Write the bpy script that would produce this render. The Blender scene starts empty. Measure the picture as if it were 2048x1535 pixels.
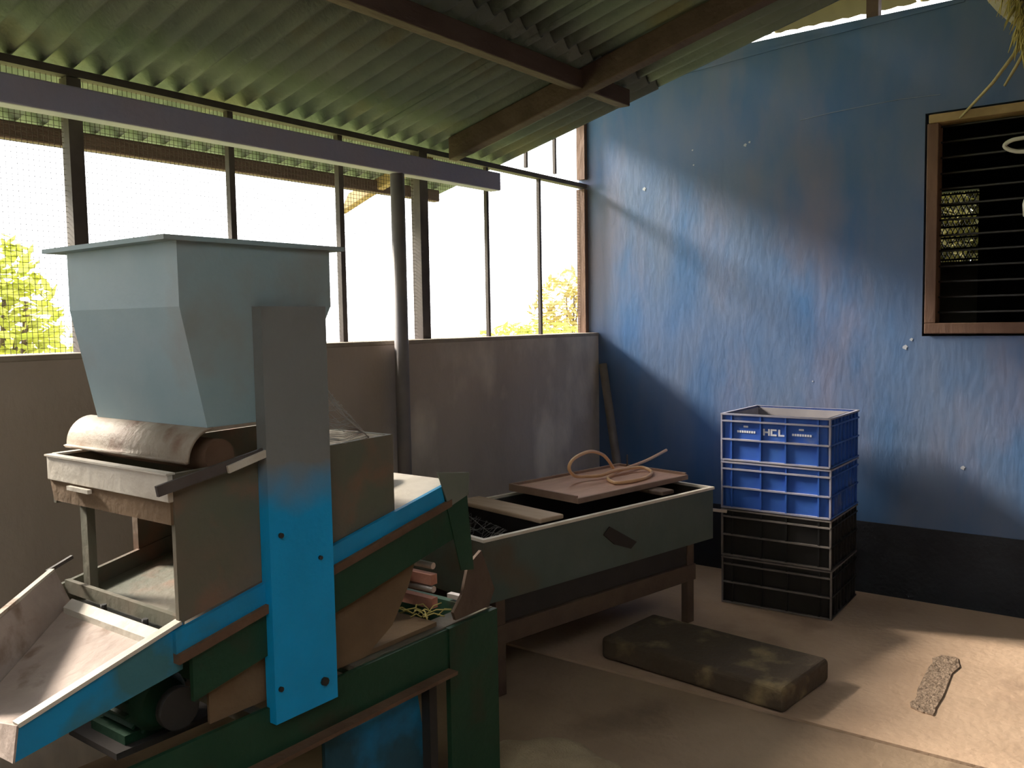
import bpy, bmesh, math, random
from mathutils import Vector, Matrix

random.seed(7)
S = bpy.context.scene
COL = S.collection

# ------------------------------------------------------------------ camera
yaw, pitch, roll = math.radians(36.994), math.radians(-4.11), math.radians(-0.981)
fwd = Vector((math.cos(yaw)*math.cos(pitch), math.sin(yaw)*math.cos(pitch), math.sin(pitch)))
r0 = Vector((math.sin(yaw), -math.cos(yaw), 0)); u0 = r0.cross(fwd)
rt = r0*math.cos(roll) + u0*math.sin(roll)
up = -r0*math.sin(roll) + u0*math.cos(roll)
cam = bpy.data.cameras.new('camera')
cam.sensor_width = 36.0
cam.lens = 1750.0/2048.0*36.0
cam.clip_start = 0.02
cam_o = bpy.data.objects.new('camera', cam)
M4 = Matrix.Identity(4)
for i in range(3):
    M4[i][0], M4[i][1], M4[i][2] = rt[i], up[i], -fwd[i]
M4[0][3], M4[1][3], M4[2][3] = 0.0, 0.0, 1.5
cam_o.matrix_world = M4
COL.objects.link(cam_o)
S.camera = cam_o

# ------------------------------------------------------------------ sky, sun, exposure
W = bpy.data.worlds.new('overcast_sky'); S.world = W
W.use_nodes = True
bg = W.node_tree.nodes['Background']
bg.inputs['Color'].default_value = (0.98, 0.98, 1.0, 1)
bg.inputs['Strength'].default_value = 4.2
sun = bpy.data.lights.new('hazy_sun', 'SUN')
sun.energy = 11.0; sun.angle = math.radians(10); sun.color = (1.0, 0.92, 0.80)
sun_o = bpy.data.objects.new('hazy_sun', sun); COL.objects.link(sun_o)
sd = Vector((-0.22, 1.0, 0.63)).normalized()
sun_o.rotation_euler = sd.to_track_quat('Z', 'Y').to_euler()
sun_o.location = (-4, 10, 8)
S.view_settings.view_transform = 'Standard'
S.view_settings.look = 'None'
S.view_settings.gamma = 1.0
S.view_settings.use_curve_mapping = False
S.view_settings.exposure = 0.45

# ------------------------------------------------------------------ materials
def mat(name, c1, c2=None, scale=6.0, rough=0.75, metal=0.0, bump=0.0, bscale=40.0, c3=None, c3scale=2.0,
        c3lo=0.55, c3hi=0.7, stretch=(1, 1, 1), specks=None, transl=0.0, spec=0.35):
    m = bpy.data.materials.new(name); m.use_nodes = True
    nt = m.node_tree; N = nt.nodes; L = nt.links
    b = N['Principled BSDF']
    b.inputs['Roughness'].default_value = rough
    b.inputs['Metallic'].default_value = metal
    b.inputs['Specular IOR Level'].default_value = spec
    tc = N.new('ShaderNodeTexCoord'); mp = N.new('ShaderNodeMapping')
    mp.inputs['Scale'].default_value = stretch
    geo = N.new('ShaderNodeNewGeometry')
    L.new(geo.outputs['Position'], mp.inputs['Vector'])
    vec = mp.outputs['Vector']
    def noise(sc, det=5.0, v=vec):
        n = N.new('ShaderNodeTexNoise'); n.inputs['Scale'].default_value = sc
        n.inputs['Detail'].default_value = det; L.new(v, n.inputs['Vector']); return n.outputs['Fac']
    def ramp(f, lo, hi):
        r = N.new('ShaderNodeMapRange'); r.inputs['From Min'].default_value = lo; r.inputs['From Max'].default_value = hi
        L.new(f, r.inputs['Value']); return r.outputs['Result']
    def mix(f, a, b_):
        x = N.new('ShaderNodeMix'); x.data_type = 'RGBA'
        L.new(f, x.inputs['Factor'])
        for k, v in (('A', a), ('B', b_)):
            s = [i for i in x.inputs if i.name == k and i.type == 'RGBA'][0]
            if isinstance(v, tuple): s.default_value = (*v, 1)
            else: L.new(v, s)
        return [o for o in x.outputs if o.type == 'RGBA'][0]
    col = None
    if c2 is not None:
        col = mix(ramp(noise(scale), 0.32, 0.68), c1, c2)
    else:
        b.inputs['Base Color'].default_value = (*c1, 1)
    if c3 is not None:
        col = mix(ramp(noise(c3scale, 8.0), c3lo, c3hi), col if col is not None else c1, c3)
    if specks is not None:
        sc, thr, cc = specks
        v = N.new('ShaderNodeTexVoronoi'); v.inputs['Scale'].default_value = sc
        L.new(geo.outputs['Position'], v.inputs['Vector'])
        col = mix(ramp(v.outputs['Distance'], thr, thr*0.7), col if col is not None else c1, cc)
    if col is not None: L.new(col, b.inputs['Base Color'])
    if bump > 0:
        bp = N.new('ShaderNodeBump'); bp.inputs['Strength'].default_value = bump; bp.inputs['Distance'].default_value = 0.02
        L.new(noise(bscale, 6.0), bp.inputs['Height']); L.new(bp.outputs['Normal'], b.inputs['Normal'])
    if transl > 0:
        t = N.new('ShaderNodeBsdfTranslucent'); ms = N.new('ShaderNodeMixShader')
        ms.inputs['Fac'].default_value = transl
        if col is not None: L.new(col, t.inputs['Color'])
        else: t.inputs['Color'].default_value = (*c1, 1)
        L.new(b.outputs['BSDF'], ms.inputs[1]); L.new(t.outputs['BSDF'], ms.inputs[2])
        L.new(ms.outputs['Shader'], N['Material Output'].inputs['Surface'])
    return m

def zgrade(name, lo_col, hi_col, z0, z1, rough=0.55):
    """paint that is buried under settled dust above a height"""
    m = mat(name, lo_col, tuple(c*0.85 for c in lo_col), 5, rough, bump=0.15)
    nt = m.node_tree; N = nt.nodes; L = nt.links
    b = N['Principled BSDF']; src = b.inputs['Base Color'].links[0].from_socket
    g = N.new('ShaderNodeNewGeometry'); sp = N.new('ShaderNodeSeparateXYZ'); L.new(g.outputs['Position'], sp.inputs[0])
    n = N.new('ShaderNodeTexNoise'); n.inputs['Scale'].default_value = 9; L.new(g.outputs['Position'], n.inputs['Vector'])
    ad = N.new('ShaderNodeMath'); ad.operation = 'MULTIPLY_ADD'; L.new(n.outputs['Fac'], ad.inputs[0])
    ad.inputs[1].default_value = 0.12; L.new(sp.outputs['Z'], ad.inputs[2])
    r = N.new('ShaderNodeMapRange'); r.inputs['From Min'].default_value = z0+0.06; r.inputs['From Max'].default_value = z1+0.06
    L.new(ad.outputs[0], r.inputs['Value'])
    x = N.new('ShaderNodeMix'); x.data_type = 'RGBA'; L.new(r.outputs['Result'], x.inputs['Factor'])
    A = [i for i in x.inputs if i.name == 'A' and i.type == 'RGBA'][0]; B = [i for i in x.inputs if i.name == 'B' and i.type == 'RGBA'][0]
    L.new(src, A); B.default_value = (*hi_col, 1)
    L.new([o for o in x.outputs if o.type == 'RGBA'][0], b.inputs['Base Color'])
    return m

M_BLUEWALL = mat('faded_blue_plaster', (0.055, 0.135, 0.29), (0.13, 0.17, 0.26), 2.2, 0.8, bump=0.12, bscale=22,
                 c3=(0.215, 0.185, 0.225), c3scale=1.6, c3lo=0.5, c3hi=0.8, stretch=(1, 1.4, 0.55), specks=(3.3, 0.028, (0.5, 0.55, 0.6)))
M_DADO = mat('dado_paint_with_shade', (0.03, 0.035, 0.045), (0.02, 0.022, 0.03), 4, 0.8, bump=0.3)  # real darker band, its tone deepened to carry shade
M_CEMENT = mat('stained_cement_render', (0.43, 0.355, 0.29), (0.53, 0.44, 0.36), 2.4, 0.9, bump=0.3, bscale=22,
               c3=(0.80, 0.68, 0.54), c3scale=2.6, c3lo=0.52, c3hi=0.70, stretch=(1, 1, 0.6))
M_SILL = mat('worn_sill_cement', (0.42, 0.36, 0.28), (0.33, 0.27, 0.21), 9, 0.9, bump=0.3)
M_FLOOR = mat('worn_cement_floor', (0.46, 0.31, 0.205), (0.54, 0.375, 0.255), 3.0, 0.85, bump=0.25, bscale=30,
              c3=(0.29, 0.185, 0.125), c3scale=1.7, c3lo=0.58, c3hi=0.74)
M_FLOORSHADE = mat('shade_darkened_cement', (0.27, 0.185, 0.12), (0.34, 0.24, 0.155), 3.0, 0.85, bump=0.25, bscale=30, c3=(0.13, 0.085, 0.055), c3scale=1.7, c3lo=0.55, c3hi=0.74)  # same cement as the tan slab, darkened for shade around the machine
M_BLOCK = mat('plinth_cement', (0.085, 0.06, 0.04), (0.11, 0.08, 0.05), 5, 0.9, bump=0.4, c3=(0.30, 0.22, 0.11), c3scale=6, c3lo=0.55, c3hi=0.72)  # base darkened to hold the trough's shade; yellowish wear is its own
M_ROOF = mat('weathered_roof_sheet', (0.145, 0.18, 0.17), (0.22, 0.25, 0.225), 3, 0.85, bump=0.3, bscale=60,
             c3=(0.20, 0.17, 0.09), c3scale=2.2, c3lo=0.55, c3hi=0.75)
M_YSHEET = mat('yellowed_clear_sheet', (0.55, 0.44, 0.13), (0.45, 0.36, 0.10), 3, 0.6, transl=0.04)
M_FILLSHEET = mat('added_fill_light_sheet', (0.84, 0.86, 0.88), (0.78, 0.80, 0.80), 3, 0.6, transl=0.85)  # translucent sheets added unseen behind the camera for fill light
M_TIMBER = mat('dark_roof_timber', (0.085, 0.055, 0.045), (0.125, 0.085, 0.07), 8, 0.8, bump=0.3, stretch=(0.4, 1, 1))
M_BEAM = mat('painted_beam_steel', (0.40, 0.41, 0.54), (0.45, 0.42, 0.5), 5, 0.7, bump=0.1)
M_RAIL = mat('old_frame_metal', (0.075, 0.06, 0.055), (0.11, 0.09, 0.08), 12, 0.7)
M_POST = mat('pipe_post_paint', (0.27, 0.23, 0.21), (0.19, 0.175, 0.18), 5, 0.6)
M_WIRE = mat('thin_rusted_wire', (0.07, 0.05, 0.04), None, rough=0.7)
M_FRAME = mat('window_frame_wood', (0.19, 0.105, 0.065), (0.13, 0.07, 0.045), 10, 0.6, bump=0.2, stretch=(1, 1, .3))
M_FRAMETOP = mat('window_frame_pale_wood', (0.40, 0.29, 0.14), (0.30, 0.21, 0.10), 10, 0.7)
M_HOPPER = mat('dusty_grey_sheet_steel', (0.26, 0.37, 0.40), (0.32, 0.41, 0.43), 6, 0.6, 0.0, 0.08, 30,
               c3=(0.25, 0.225, 0.185), c3scale=3.0, c3lo=0.52, c3hi=0.75)
M_RUSTY = mat('rusty_curved_steel', (0.30, 0.23, 0.17), (0.42, 0.36, 0.29), 14, 0.6, 0.2, 0.25, 60, c3=(0.17, 0.08, 0.045), c3scale=9)
M_BOX = mat('brown_dusty_steel', (0.16, 0.125, 0.09), (0.115, 0.12, 0.085), 6, 0.7, bump=0.15, c3=(0.23, 0.12, 0.075), c3scale=5)
M_WORNLIT = mat('worn_and_lit_tin', (0.66, 0.60, 0.51), (0.54, 0.48, 0.40), 12, 0.65, bump=0.15, c3=(0.30, 0.2, 0.14), c3scale=8, c3lo=0.62)  # worn tin; also carries painted window light on rims and faces
M_RIM = mat('worn_rim_with_edge_light', (0.82, 0.74, 0.63), (0.70, 0.61, 0.50), 14, 0.5)  # worn metal, raised further to stand for light on the edge
M_DECK = mat('dusty_sieve_deck', (0.46, 0.37, 0.32), (0.36, 0.28, 0.24), 10, 0.8, bump=0.2, c3=(0.24, 0.17, 0.13), c3scale=14, c3lo=0.55)
M_BLUE = mat('bright_blue_paint', (0.006, 0.28, 0.56), (0.01, 0.22, 0.44), 5, 0.5, bump=0.1, c3=(0.05, 0.17, 0.2), c3scale=4, c3lo=.6)
M_BLUELEG = zgrade('blue_paint_under_dust', (0.003, 0.36, 0.74), (0.21, 0.215, 0.21), 1.08, 1.19)
M_PANEL = mat('shade_darkened_blue', (0.015, 0.09, 0.14), (0.02, 0.06, 0.08), 4, 0.6, bump=0.1, c3=(0.008, 0.20, 0.42), c3scale=3, c3lo=.5, c3hi=.62)  # darker copy of the blue paint, shade below the beam in its colour
M_GREEN = mat('dark_green_paint', (0.008, 0.045, 0.022), (0.014, 0.055, 0.027), 6, 0.6, bump=0.12, c3=(0.04, 0.03, 0.018), c3scale=5)
M_GREYGREEN = mat('grey_green_worn_paint', (0.15, 0.165, 0.13), (0.20, 0.20, 0.165), 7, 0.65)
M_RUST = mat('rust_brown', (0.11, 0.06, 0.035), (0.15, 0.085, 0.05), 12, 0.85, bump=0.2)
M_BRICKY = mat('reddish_rust', (0.42, 0.17, 0.11), (0.5, 0.24, 0.17), 14, 0.85, bump=0.2)
M_TAN = mat('husk_dusted_board', (0.19, 0.12, 0.065), (0.135, 0.085, 0.045), 6, 0.85, bump=0.2)
M_BARE = mat('bare_bright_steel', (0.55, 0.50, 0.47), (0.45, 0.4, 0.36), 20, 0.4, 0.5)
M_TROUGH = mat('dull_teal_trough_paint', (0.085, 0.115, 0.095), (0.12, 0.14, 0.12), 4, 0.6, bump=0.1, c3=(0.12, 0.10, 0.07), c3scale=3)
M_INNER = mat('dark_trough_inside', (0.035, 0.03, 0.028), (0.05, 0.04, 0.035), 6, 0.8)
M_BROWNWOOD = mat('brown_frame_wood', (0.13, 0.085, 0.055), (0.09, 0.055, 0.04), 8, 0.8, bump=0.2)
M_TRAYWOOD = mat('reddish_tray_board', (0.62, 0.36, 0.25), (0.50, 0.27, 0.18), 9, 0.45, bump=0.1, stretch=(0.5, 2, 1), c3=(0.66, 0.44, 0.32), c3scale=5)
M_TRAYRIM = mat('tray_rim_wood', (0.30, 0.18, 0.13), (0.38, 0.25, 0.18), 12, 0.7)
M_PALEWOOD = mat('pale_plank_wood', (0.52, 0.38, 0.27), (0.44, 0.31, 0.2), 12, 0.7, stretch=(2, .5, 1))
M_HOSE = mat('orange_rubber_hose', (0.88, 0.55, 0.30), (0.78, 0.46, 0.24), 20, 0.35)
M_CRATEBLUE = mat('blue_crate_plastic', (0.025, 0.085, 0.38), (0.035, 0.115, 0.42), 8, 0.45, bump=0.05, c3=(0.10, 0.15, 0.32), c3scale=5, c3lo=.6)
M_CRATEBLACK = mat('black_crate_plastic', (0.016, 0.015, 0.015), (0.022, 0.02, 0.018), 8, 0.45)
M_CRATEDUST = mat('dusty_crate_inside', (0.34, 0.31, 0.30), (0.26, 0.24, 0.25), 8, 0.8)
M_WORNBLUE = mat('scuffed_crate_rim', (0.36, 0.34, 0.38), (0.25, 0.26, 0.38), 14, 0.6)
M_WORNBLACK = mat('scuffed_black_edge', (0.22, 0.19, 0.17), (0.14, 0.12, 0.11), 14, 0.6)
M_WHITE = mat('white_print', (0.75, 0.76, 0.8), None, rough=0.6)
M_SACK = mat('jute_sack_cloth', (0.36, 0.28, 0.17), (0.27, 0.2, 0.12), 12, 0.95, bump=0.4, bscale=150)
M_PALESACK = mat('pale_woven_sack', (0.44, 0.40, 0.30), (0.36, 0.32, 0.23), 8, 0.9, bump=0.4, bscale=120)
M_STRAW = mat('dry_straw', (0.50, 0.42, 0.14), (0.38, 0.33, 0.10), 14, 0.8)
M_TWIG = mat('dry_stalk', (0.42, 0.36, 0.18), (0.32, 0.27, 0.13), 20, 0.8)
M_STRAP = mat('white_plastic_strap', (0.70, 0.68, 0.60), (0.6, 0.58, 0.5), 20, 0.5)
M_WEB = mat('cobweb_thread', (0.55, 0.53, 0.50), None, rough=0.9)
M_GRAVEL = mat('exposed_rough_aggregate', (0.22, 0.15, 0.10), (0.42, 0.30, 0.21), 45, 0.95, bump=0.8, bscale=60)
M_POLE = mat('leaning_pole_wood', (0.20, 0.165, 0.14), (0.15, 0.12, 0.1), 10, 0.8)
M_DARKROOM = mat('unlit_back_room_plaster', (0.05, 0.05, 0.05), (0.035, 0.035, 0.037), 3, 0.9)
M_DOORPANEL = mat('dull_grey_door_panel', (0.30, 0.28, 0.20), (0.25, 0.23, 0.17), 5, 0.8)
M_BAR = mat('black_iron_bar', (0.03, 0.027, 0.025), None, rough=0.6)
M_LEAF = mat('sunlit_yellow_green_leaf', (0.50, 0.50, 0.10), (0.36, 0.40, 0.07), 3, 0.7, transl=0.4)
M_DARKLEAF = mat('dark_olive_leaf', (0.10, 0.085, 0.018), (0.06, 0.06, 0.012), 3, 0.7, transl=0.3)  # deep olive leaf colour for the dense bush
M_DRYLEAF = mat('dry_ochre_leaf', (0.50, 0.40, 0.14), (0.36, 0.28, 0.10), 3, 0.7, transl=0.3)
M_BARK = mat('brown_bark', (0.14, 0.10, 0.06), (0.10, 0.07, 0.05), 8, 0.9)
M_GRASS = mat('yellow_green_yard', (0.28, 0.32, 0.11), (0.32, 0.33, 0.13), 0.8, 0.95)
M_WALLOUT = mat('cement_outer', (0.22, 0.2, 0.18), (0.28, 0.25, 0.22), 2, 0.9)

# ------------------------------------------------------------------ mesh helpers
class MB:
    def __init__(s): s.v = []; s.f = []; s.sm = []
    def add(s, vs, fs, smooth=False):
        o = len(s.v); s.v += [tuple(x) for x in vs]; s.f += [tuple(i+o for i in f) for f in fs]; s.sm += [smooth]*len(fs)
        return s
    def hexa(s, p):   # p: 4 bottom (ccw) + 4 top
        return s.add(p, [(3, 2, 1, 0), (4, 5, 6, 7), (0, 1, 5, 4), (1, 2, 6, 5), (2, 3, 7, 6), (3, 0, 4, 7)])
    def box(s, x0, x1, y0, y1, z0, z1, fr=None):
        p = [(x0, y0, z0), (x1, y0, z0), (x1, y1, z0), (x0, y1, z0), (x0, y0, z1), (x1, y0, z1), (x1, y1, z1), (x0, y1, z1)]
        if fr: p = [fr(*q) for q in p]
        return s.hexa(p)
    def prism(s, poly, a, b, axis='y', fr=None):
        """polygon in the plane across axis, extruded from a to b"""
        n = len(poly)
        if axis == 'y': f = lambda q, t: (q[0], t, q[1])
        elif axis == 'x': f = lambda q, t: (t, q[0], q[1])
        else: f = lambda q, t: (q[0], q[1], t)
        vs = [f(q, a) for q in poly] + [f(q, b) for q in poly]
        if fr: vs = [fr(*q) for q in vs]
        fs = [tuple(range(n)), tuple(range(2*n-1, n-1, -1))] + [(i, i+n, (i+1) % n+n, (i+1) % n) for i in range(n)]
        return s.add(vs, fs)
    def tube(s, pts, r, seg=8, smooth=True, cap=True):
        pts = [Vector(p) for p in pts]; n = len(pts)
        rs = r if isinstance(r, (list, tuple)) else [r]*n
        vs = []; prev = None
        for i, p in enumerate(pts):
            t = (pts[min(i+1, n-1)] - pts[max(i-1, 0)]).normalized()
            if prev is None:
                a = Vector((0, 0, 1)) if abs(t.z) < 0.9 else Vector((1, 0, 0))
                n1 = t.cross(a).normalized()
            else:
                n1 = (prev - t*prev.dot(t)).normalized()
            prev = n1; n2 = t.cross(n1)
            for k in range(seg):
                a = 2*math.pi*k/seg
                vs.append(p + (n1*math.cos(a) + n2*math.sin(a))*rs[i])
        fs = [(i*seg+k, i*seg+(k+1) % seg, (i+1)*seg+(k+1) % seg, (i+1)*seg+k) for i in range(n-1) for k in range(seg)]
        s.add(vs, fs, smooth)
        if cap:
            o = len(s.v) - len(vs)
            s.f += [tuple(o+k for k in range(seg-1, -1, -1)), tuple(o+(n-1)*seg+k for k in range(seg))]; s.sm += [False, False]
        return s
    def bar(s, a, b, w, h, upv=(0, 0, 1)):
        a = Vector(a); b = Vector(b); t = (b-a).normalized(); sx = t.cross(Vector(upv)).normalized(); sy = sx.cross(t)
        q = [sx*(i*w/2)+sy*(j*h/2) for i, j in ((-1, -1), (1, -1), (1, 1), (-1, 1))]
        return s.hexa([a+x for x in q]+[b+x for x in q])
    def build(s, name, m, parent=None, bevel=0.0, loc=None):
        me = bpy.data.meshes.new(name); me.from_pydata(s.v, [], s.f); me.update()
        bm = bmesh.new(); bm.from_mesh(me); bmesh.ops.recalc_face_normals(bm, faces=bm.faces); bm.to_mesh(me); bm.free()
        for p, sm in zip(me.polygons, s.sm): p.use_smooth = sm
        me.materials.append(m)
        o = bpy.data.objects.new(name, me); COL.objects.link(o)
        if parent is not None:
            o.parent = parent
            o.matrix_parent_inverse = Matrix.Translation(parent.matrix_basis.translation if parent.type == 'EMPTY' else (0, 0, 0)).inverted() if parent.parent is None else Matrix.Identity(4)
            if parent.type != 'EMPTY' or parent.parent is not None: o.matrix_parent_inverse = Matrix.Identity(4)
        if bevel > 0:
            md = o.modifiers.new('edge', 'BEVEL'); md.width = bevel; md.segments = 2; md.limit_method = 'ANGLE'
        if loc: o.location = loc
        return o

def tag(o, label, cat=None, group=None, kind=None):
    o['label'] = label
    if cat: o['category'] = cat
    if group: o['group'] = group
    if kind: o['kind'] = kind
    return o
def struct(o, label=None):
    o['kind'] = 'structure'
    if label: o['label'] = label
    return o
def thing(name, label, cat, loc=(0, 0, 0), group=None):
    o = bpy.data.objects.new(name, None); COL.objects.link(o); o.empty_display_size = 0.1
    o.location = loc
    return tag(o, label, cat, group)
def sroot(name, label=None):
    o = bpy.data.objects.new(name, None); COL.objects.link(o); o.empty_display_size = 0.1
    return struct(o, label)

XB = 4.85          # face of the blue wall
YI, YO, YM = 2.95, 3.15, 3.05   # half wall: inner face, outer face, line of the screen
ZS = 1.417         # sill
ZR = 2.365         # rail
def roof_z(y): return 2.397 + 0.252*(3.05 - y)

# ------------------------------------------------------------------ setting: floor
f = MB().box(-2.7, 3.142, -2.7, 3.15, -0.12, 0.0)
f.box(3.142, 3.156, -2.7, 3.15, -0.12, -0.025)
floor = struct(f.build('floor', M_FLOORSHADE), 'worn cement floor with one long open joint')
MB().box(3.156, 5.05, -2.7, 3.15, -0.12, 0.004).build('floor_slab', M_FLOOR, floor)['label'] = 'lighter tan slab beyond the joint'
random.seed(3)
pm = MB(); ring = []
for k in range(22):
    t = 2*math.pi*k/22
    ax, ay = 0.33*abs(math.cos(t))**0.5*math.copysign(1, math.cos(t)), 0.052*abs(math.sin(t))**0.5*math.copysign(1, math.sin(t))
    ring.append((3.79+ax+random.uniform(-.012, .012), 0.722+0.05*ax+ay+random.uniform(-.012, .012)))
pm.prism(ring, 0.003, 0.009, 'z')
pm.build('broken_patch', M_GRAVEL, floor)['label'] = 'rough dark broken patch in the cement'

# ------------------------------------------------------------------ setting: half wall
w = MB().box(-2.7, XB, YI, YO, -0.1, ZS-0.02)
wall_back = struct(w.build('wall_back', M_CEMENT), 'stained grey brown cement half wall under the screen')
MB().box(-2.7, XB, YI-0.004, YO+0.01, ZS-0.02, ZS).build('sill', M_SILL, wall_back, 0.004)['label'] = 'pale worn sill'

# ------------------------------------------------------------------ setting: blue wall with window hole
WY0, WY1, WZ0, WZ1 = -0.15, 1.02, 1.387, 2.505
TH = 0.2; ZT = 3.035
b = MB()
b.box(XB, XB+TH, WY1, 3.085, -0.1, ZT)
b.box(XB, XB+TH, -2.7, WY0, -0.1, ZT)
b.box(XB, XB+TH, WY0, WY1, -0.1, WZ0)
b.box(XB, XB+TH, WY0, WY1, WZ1, ZT)
wall_right = struct(b.build('wall_right', M_BLUEWALL), 'faded blue plastered wall')
MB().box(XB-0.006, XB, -2.7, YI, 0.0, 0.392).build('dado', M_DADO, wall_right)['label'] = 'painted dado along the wall foot, darkened for shade'
cr = MB()
cr.bar((XB-0.003, 2.568, 2.926), (XB-0.003, 1.75, 2.978), 0.012, 0.014); cr.bar((XB-0.003, 1.75, 2.978), (XB-0.003, 0.85, 3.02), 0.012, 0.014)
cr.build('ledge', M_BLUEWALL, wall_right)['label'] = 'thin sloping mortar ledge below the wall top'

M_CHALK = mat('chalky_scrape', (0.30, 0.35, 0.45), (0.22, 0.28, 0.38), 30, 0.9)
sc_ = MB(); sp_ = [(1.653, 2.566), (1.48, 2.581), (1.287, 2.590), (1.141, 2.595), (.95, 2.588)]
for (ya, za), (yb, zb_) in zip(sp_, sp_[1:]):
    sc_.bar((XB-.001, ya, za), (XB-.001, yb, zb_), .002, .006, (1, 0, 0))
sc_.build('scrape_mark', M_CHALK, wall_right)['label'] = 'faint pale scrape line'
M_CHIP = mat('bare_paint_chip', (0.42, 0.45, 0.50), None, rough=0.9)
for (yy, zz, rr) in ((2.612, 2.294, .011), (1.966, 2.474, .009), (1.94, 2.487, .006), (2.283, 2.40, .005), (2.29, 2.487, .005), (1.10, 1.33, .012), (1.07, 1.37, .008), (.819, .724, .010), (1.574, 1.14, .004)):
    MB().prism([(yy+rr*(1+.3*math.sin(5*a))*math.cos(a), zz+rr*(1+.3*math.cos(3*a))*math.sin(a)) for a in [i*.7 for i in range(9)]], XB-.0015, XB+.001, 'x').build('paint_chip', M_CHIP, wall_right)

win = sroot('window_1', 'brown framed barred window in the blue wall')
def winbox(*a): return MB().box(*a)
FD0, FD1 = XB-0.012, XB+0.09
winbox(FD0, FD1, WY1-0.065, WY1-0.012, WZ0+0.066, WZ1-0.055).build('window_frame', M_FRAME, win, 0.004)
winbox(FD0, FD1, WY0+0.012, WY0+0.06, WZ0+0.066, WZ1-0.055).build('window_frame', M_FRAME, win, 0.004)
winbox(FD0, FD1, WY0+0.012, WY1-0.012, WZ0+0.012, WZ0+0.066).build('window_frame', M_FRAME, win, 0.004)
winbox(FD0-0.006, FD1, WY0+0.012, WY1-0.02, WZ1-0.055, WZ1-0.012).build('window_frame', M_FRAMETOP, win, 0.004)['label'] = 'pale top rail'
for k in range(13):
    z = WZ0+0.066 + 0.0775*(k+0.7)
    MB().tube([(XB+0.05, WY0+0.05, z), (XB+0.05, WY1-0.05, z)], 0.0055, 6).build('bar', M_BAR, win)

# ------------------------------------------------------------------ dark room behind the window
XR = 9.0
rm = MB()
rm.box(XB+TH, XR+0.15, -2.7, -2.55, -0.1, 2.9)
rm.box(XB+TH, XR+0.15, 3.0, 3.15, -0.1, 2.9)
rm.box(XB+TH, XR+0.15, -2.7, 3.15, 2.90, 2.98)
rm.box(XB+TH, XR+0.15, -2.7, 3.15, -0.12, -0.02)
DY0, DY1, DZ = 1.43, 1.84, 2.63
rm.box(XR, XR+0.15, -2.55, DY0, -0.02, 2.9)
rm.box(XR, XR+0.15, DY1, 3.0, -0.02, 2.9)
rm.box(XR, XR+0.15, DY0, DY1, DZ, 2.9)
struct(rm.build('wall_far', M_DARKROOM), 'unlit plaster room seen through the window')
door = sroot('door_1', 'half open mesh door at the far side of the dark room')
MB().box(XR+0.02, XR+0.05, DY0+0.005, DY1-0.005, -0.015, 1.98).build('door_panel', M_DOORPANEL, door)
dm = MB()
for k in range(7):
    z = 2.0+k*0.1; dm.box(XR+0.02, XR+0.05, DY0+0.005, DY1-0.005, z-0.008, z+0.008)
n = 14
for k in range(-8, n):
    y = DY0 + k*0.045
    for sgn in (1, -1):
        a = [y, 1.98]; bb = [y+sgn*0.3, 2.62]
        if sgn < 0: a[0] += 0.3; bb[0] += 0.3
        pa = []
        for t in [i/24 for i in range(25)]:
            yy = a[0]+(bb[0]-a[0])*t
            if DY0 < yy < DY1: pa.append((XR+0.035, yy, a[1]+(bb[1]-a[1])*t))
        if len(pa) > 1: dm.bar(pa[0], pa[-1], 0.008, 0.008)
dm.build('door_lattice', M_BAR, door)['kind'] = 'stuff'

# ------------------------------------------------------------------ screen over the half wall
scr = sroot('window_2', 'wide wire mesh screen above the half wall')
MB().bar((-2.7, YM, 2.396), (XB-0.002, YM, 2.354), 0.05, 0.026).build('rail', M_RAIL, scr)
def upright(x, wd, z0=ZS, z1=ZR-0.01, m=M_RAIL, x2=None):
    MB().bar((x, YM, z0), (x if x2 is None else x2, YM, z1), wd, wd, (0, 1, 0)).build('upright', m, scr)
upright(-1.3, 0.05); upright(-0.3, 0.035); upright(0.65, 0.035)
upright(1.553, 0.05); upright(2.185, 0.026); upright(2.765, 0.028); upright(3.30, 0.06)
upright(3.84, 0.02); upright(4.345, 0.02)
upright(4.22, 0.018, ZR+0.03, 2.72); upright(4.52, 0.018, ZR+0.03, 2.80)
MB().box(XB-0.04, XB-0.004, YM-0.03, YM+0.03, ZS, ZR-0.032).build('jamb', M_FRAME, scr)
MB().box(XB-0.035, XB-0.004, YM-0.03, YM+0.03, ZR+0.03, 2.80).build('jamb', M_FRAME, scr)
wm = MB(); T = 0.0007; P = 0.018
x = -2.68
while x < XB-0.04:
    wm.add([(x-T, YM+.012, ZS), (x+T, YM+.012, ZS), (x+T, YM+.012, ZR), (x-T, YM+.012, ZR)], [(0, 1, 2, 3)]); x += P
z = ZS+P
while z < ZR-0.03:
    wm.add([(-2.7, YM+.013, z-T), (XB-.03, YM+.013, z-T), (XB-.03, YM+.013, z+T), (-2.7, YM+.013, z+T)], [(0, 1, 2, 3)]); z += P
wmo = wm.build('wire_mesh', M_WIRE, scr); wmo['kind'] = 'stuff'
md = wmo.modifiers.new('thickness', 'SOLIDIFY'); md.thickness = 0.001

# ------------------------------------------------------------------ remaining room shell (behind and beside the camera)
wl = MB().box(-2.85, -2.7, -2.7, -1.7, -0.1, 3.9).box(-2.85, -2.7, -1.7, -0.4, -0.1, 3.6).box(-2.85, -2.7, 1.2, 3.15, -0.1, 2.9).box(-2.85, -2.7, -0.4, 1.2, -0.1, 3.6)
struct(wl.build('wall_left', M_WALLOUT))
wf = MB().box(-2.85, XB+TH, -2.85, -2.7, -0.1, 3.9)
struct(wf.build('wall_front', M_WALLOUT))

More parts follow.
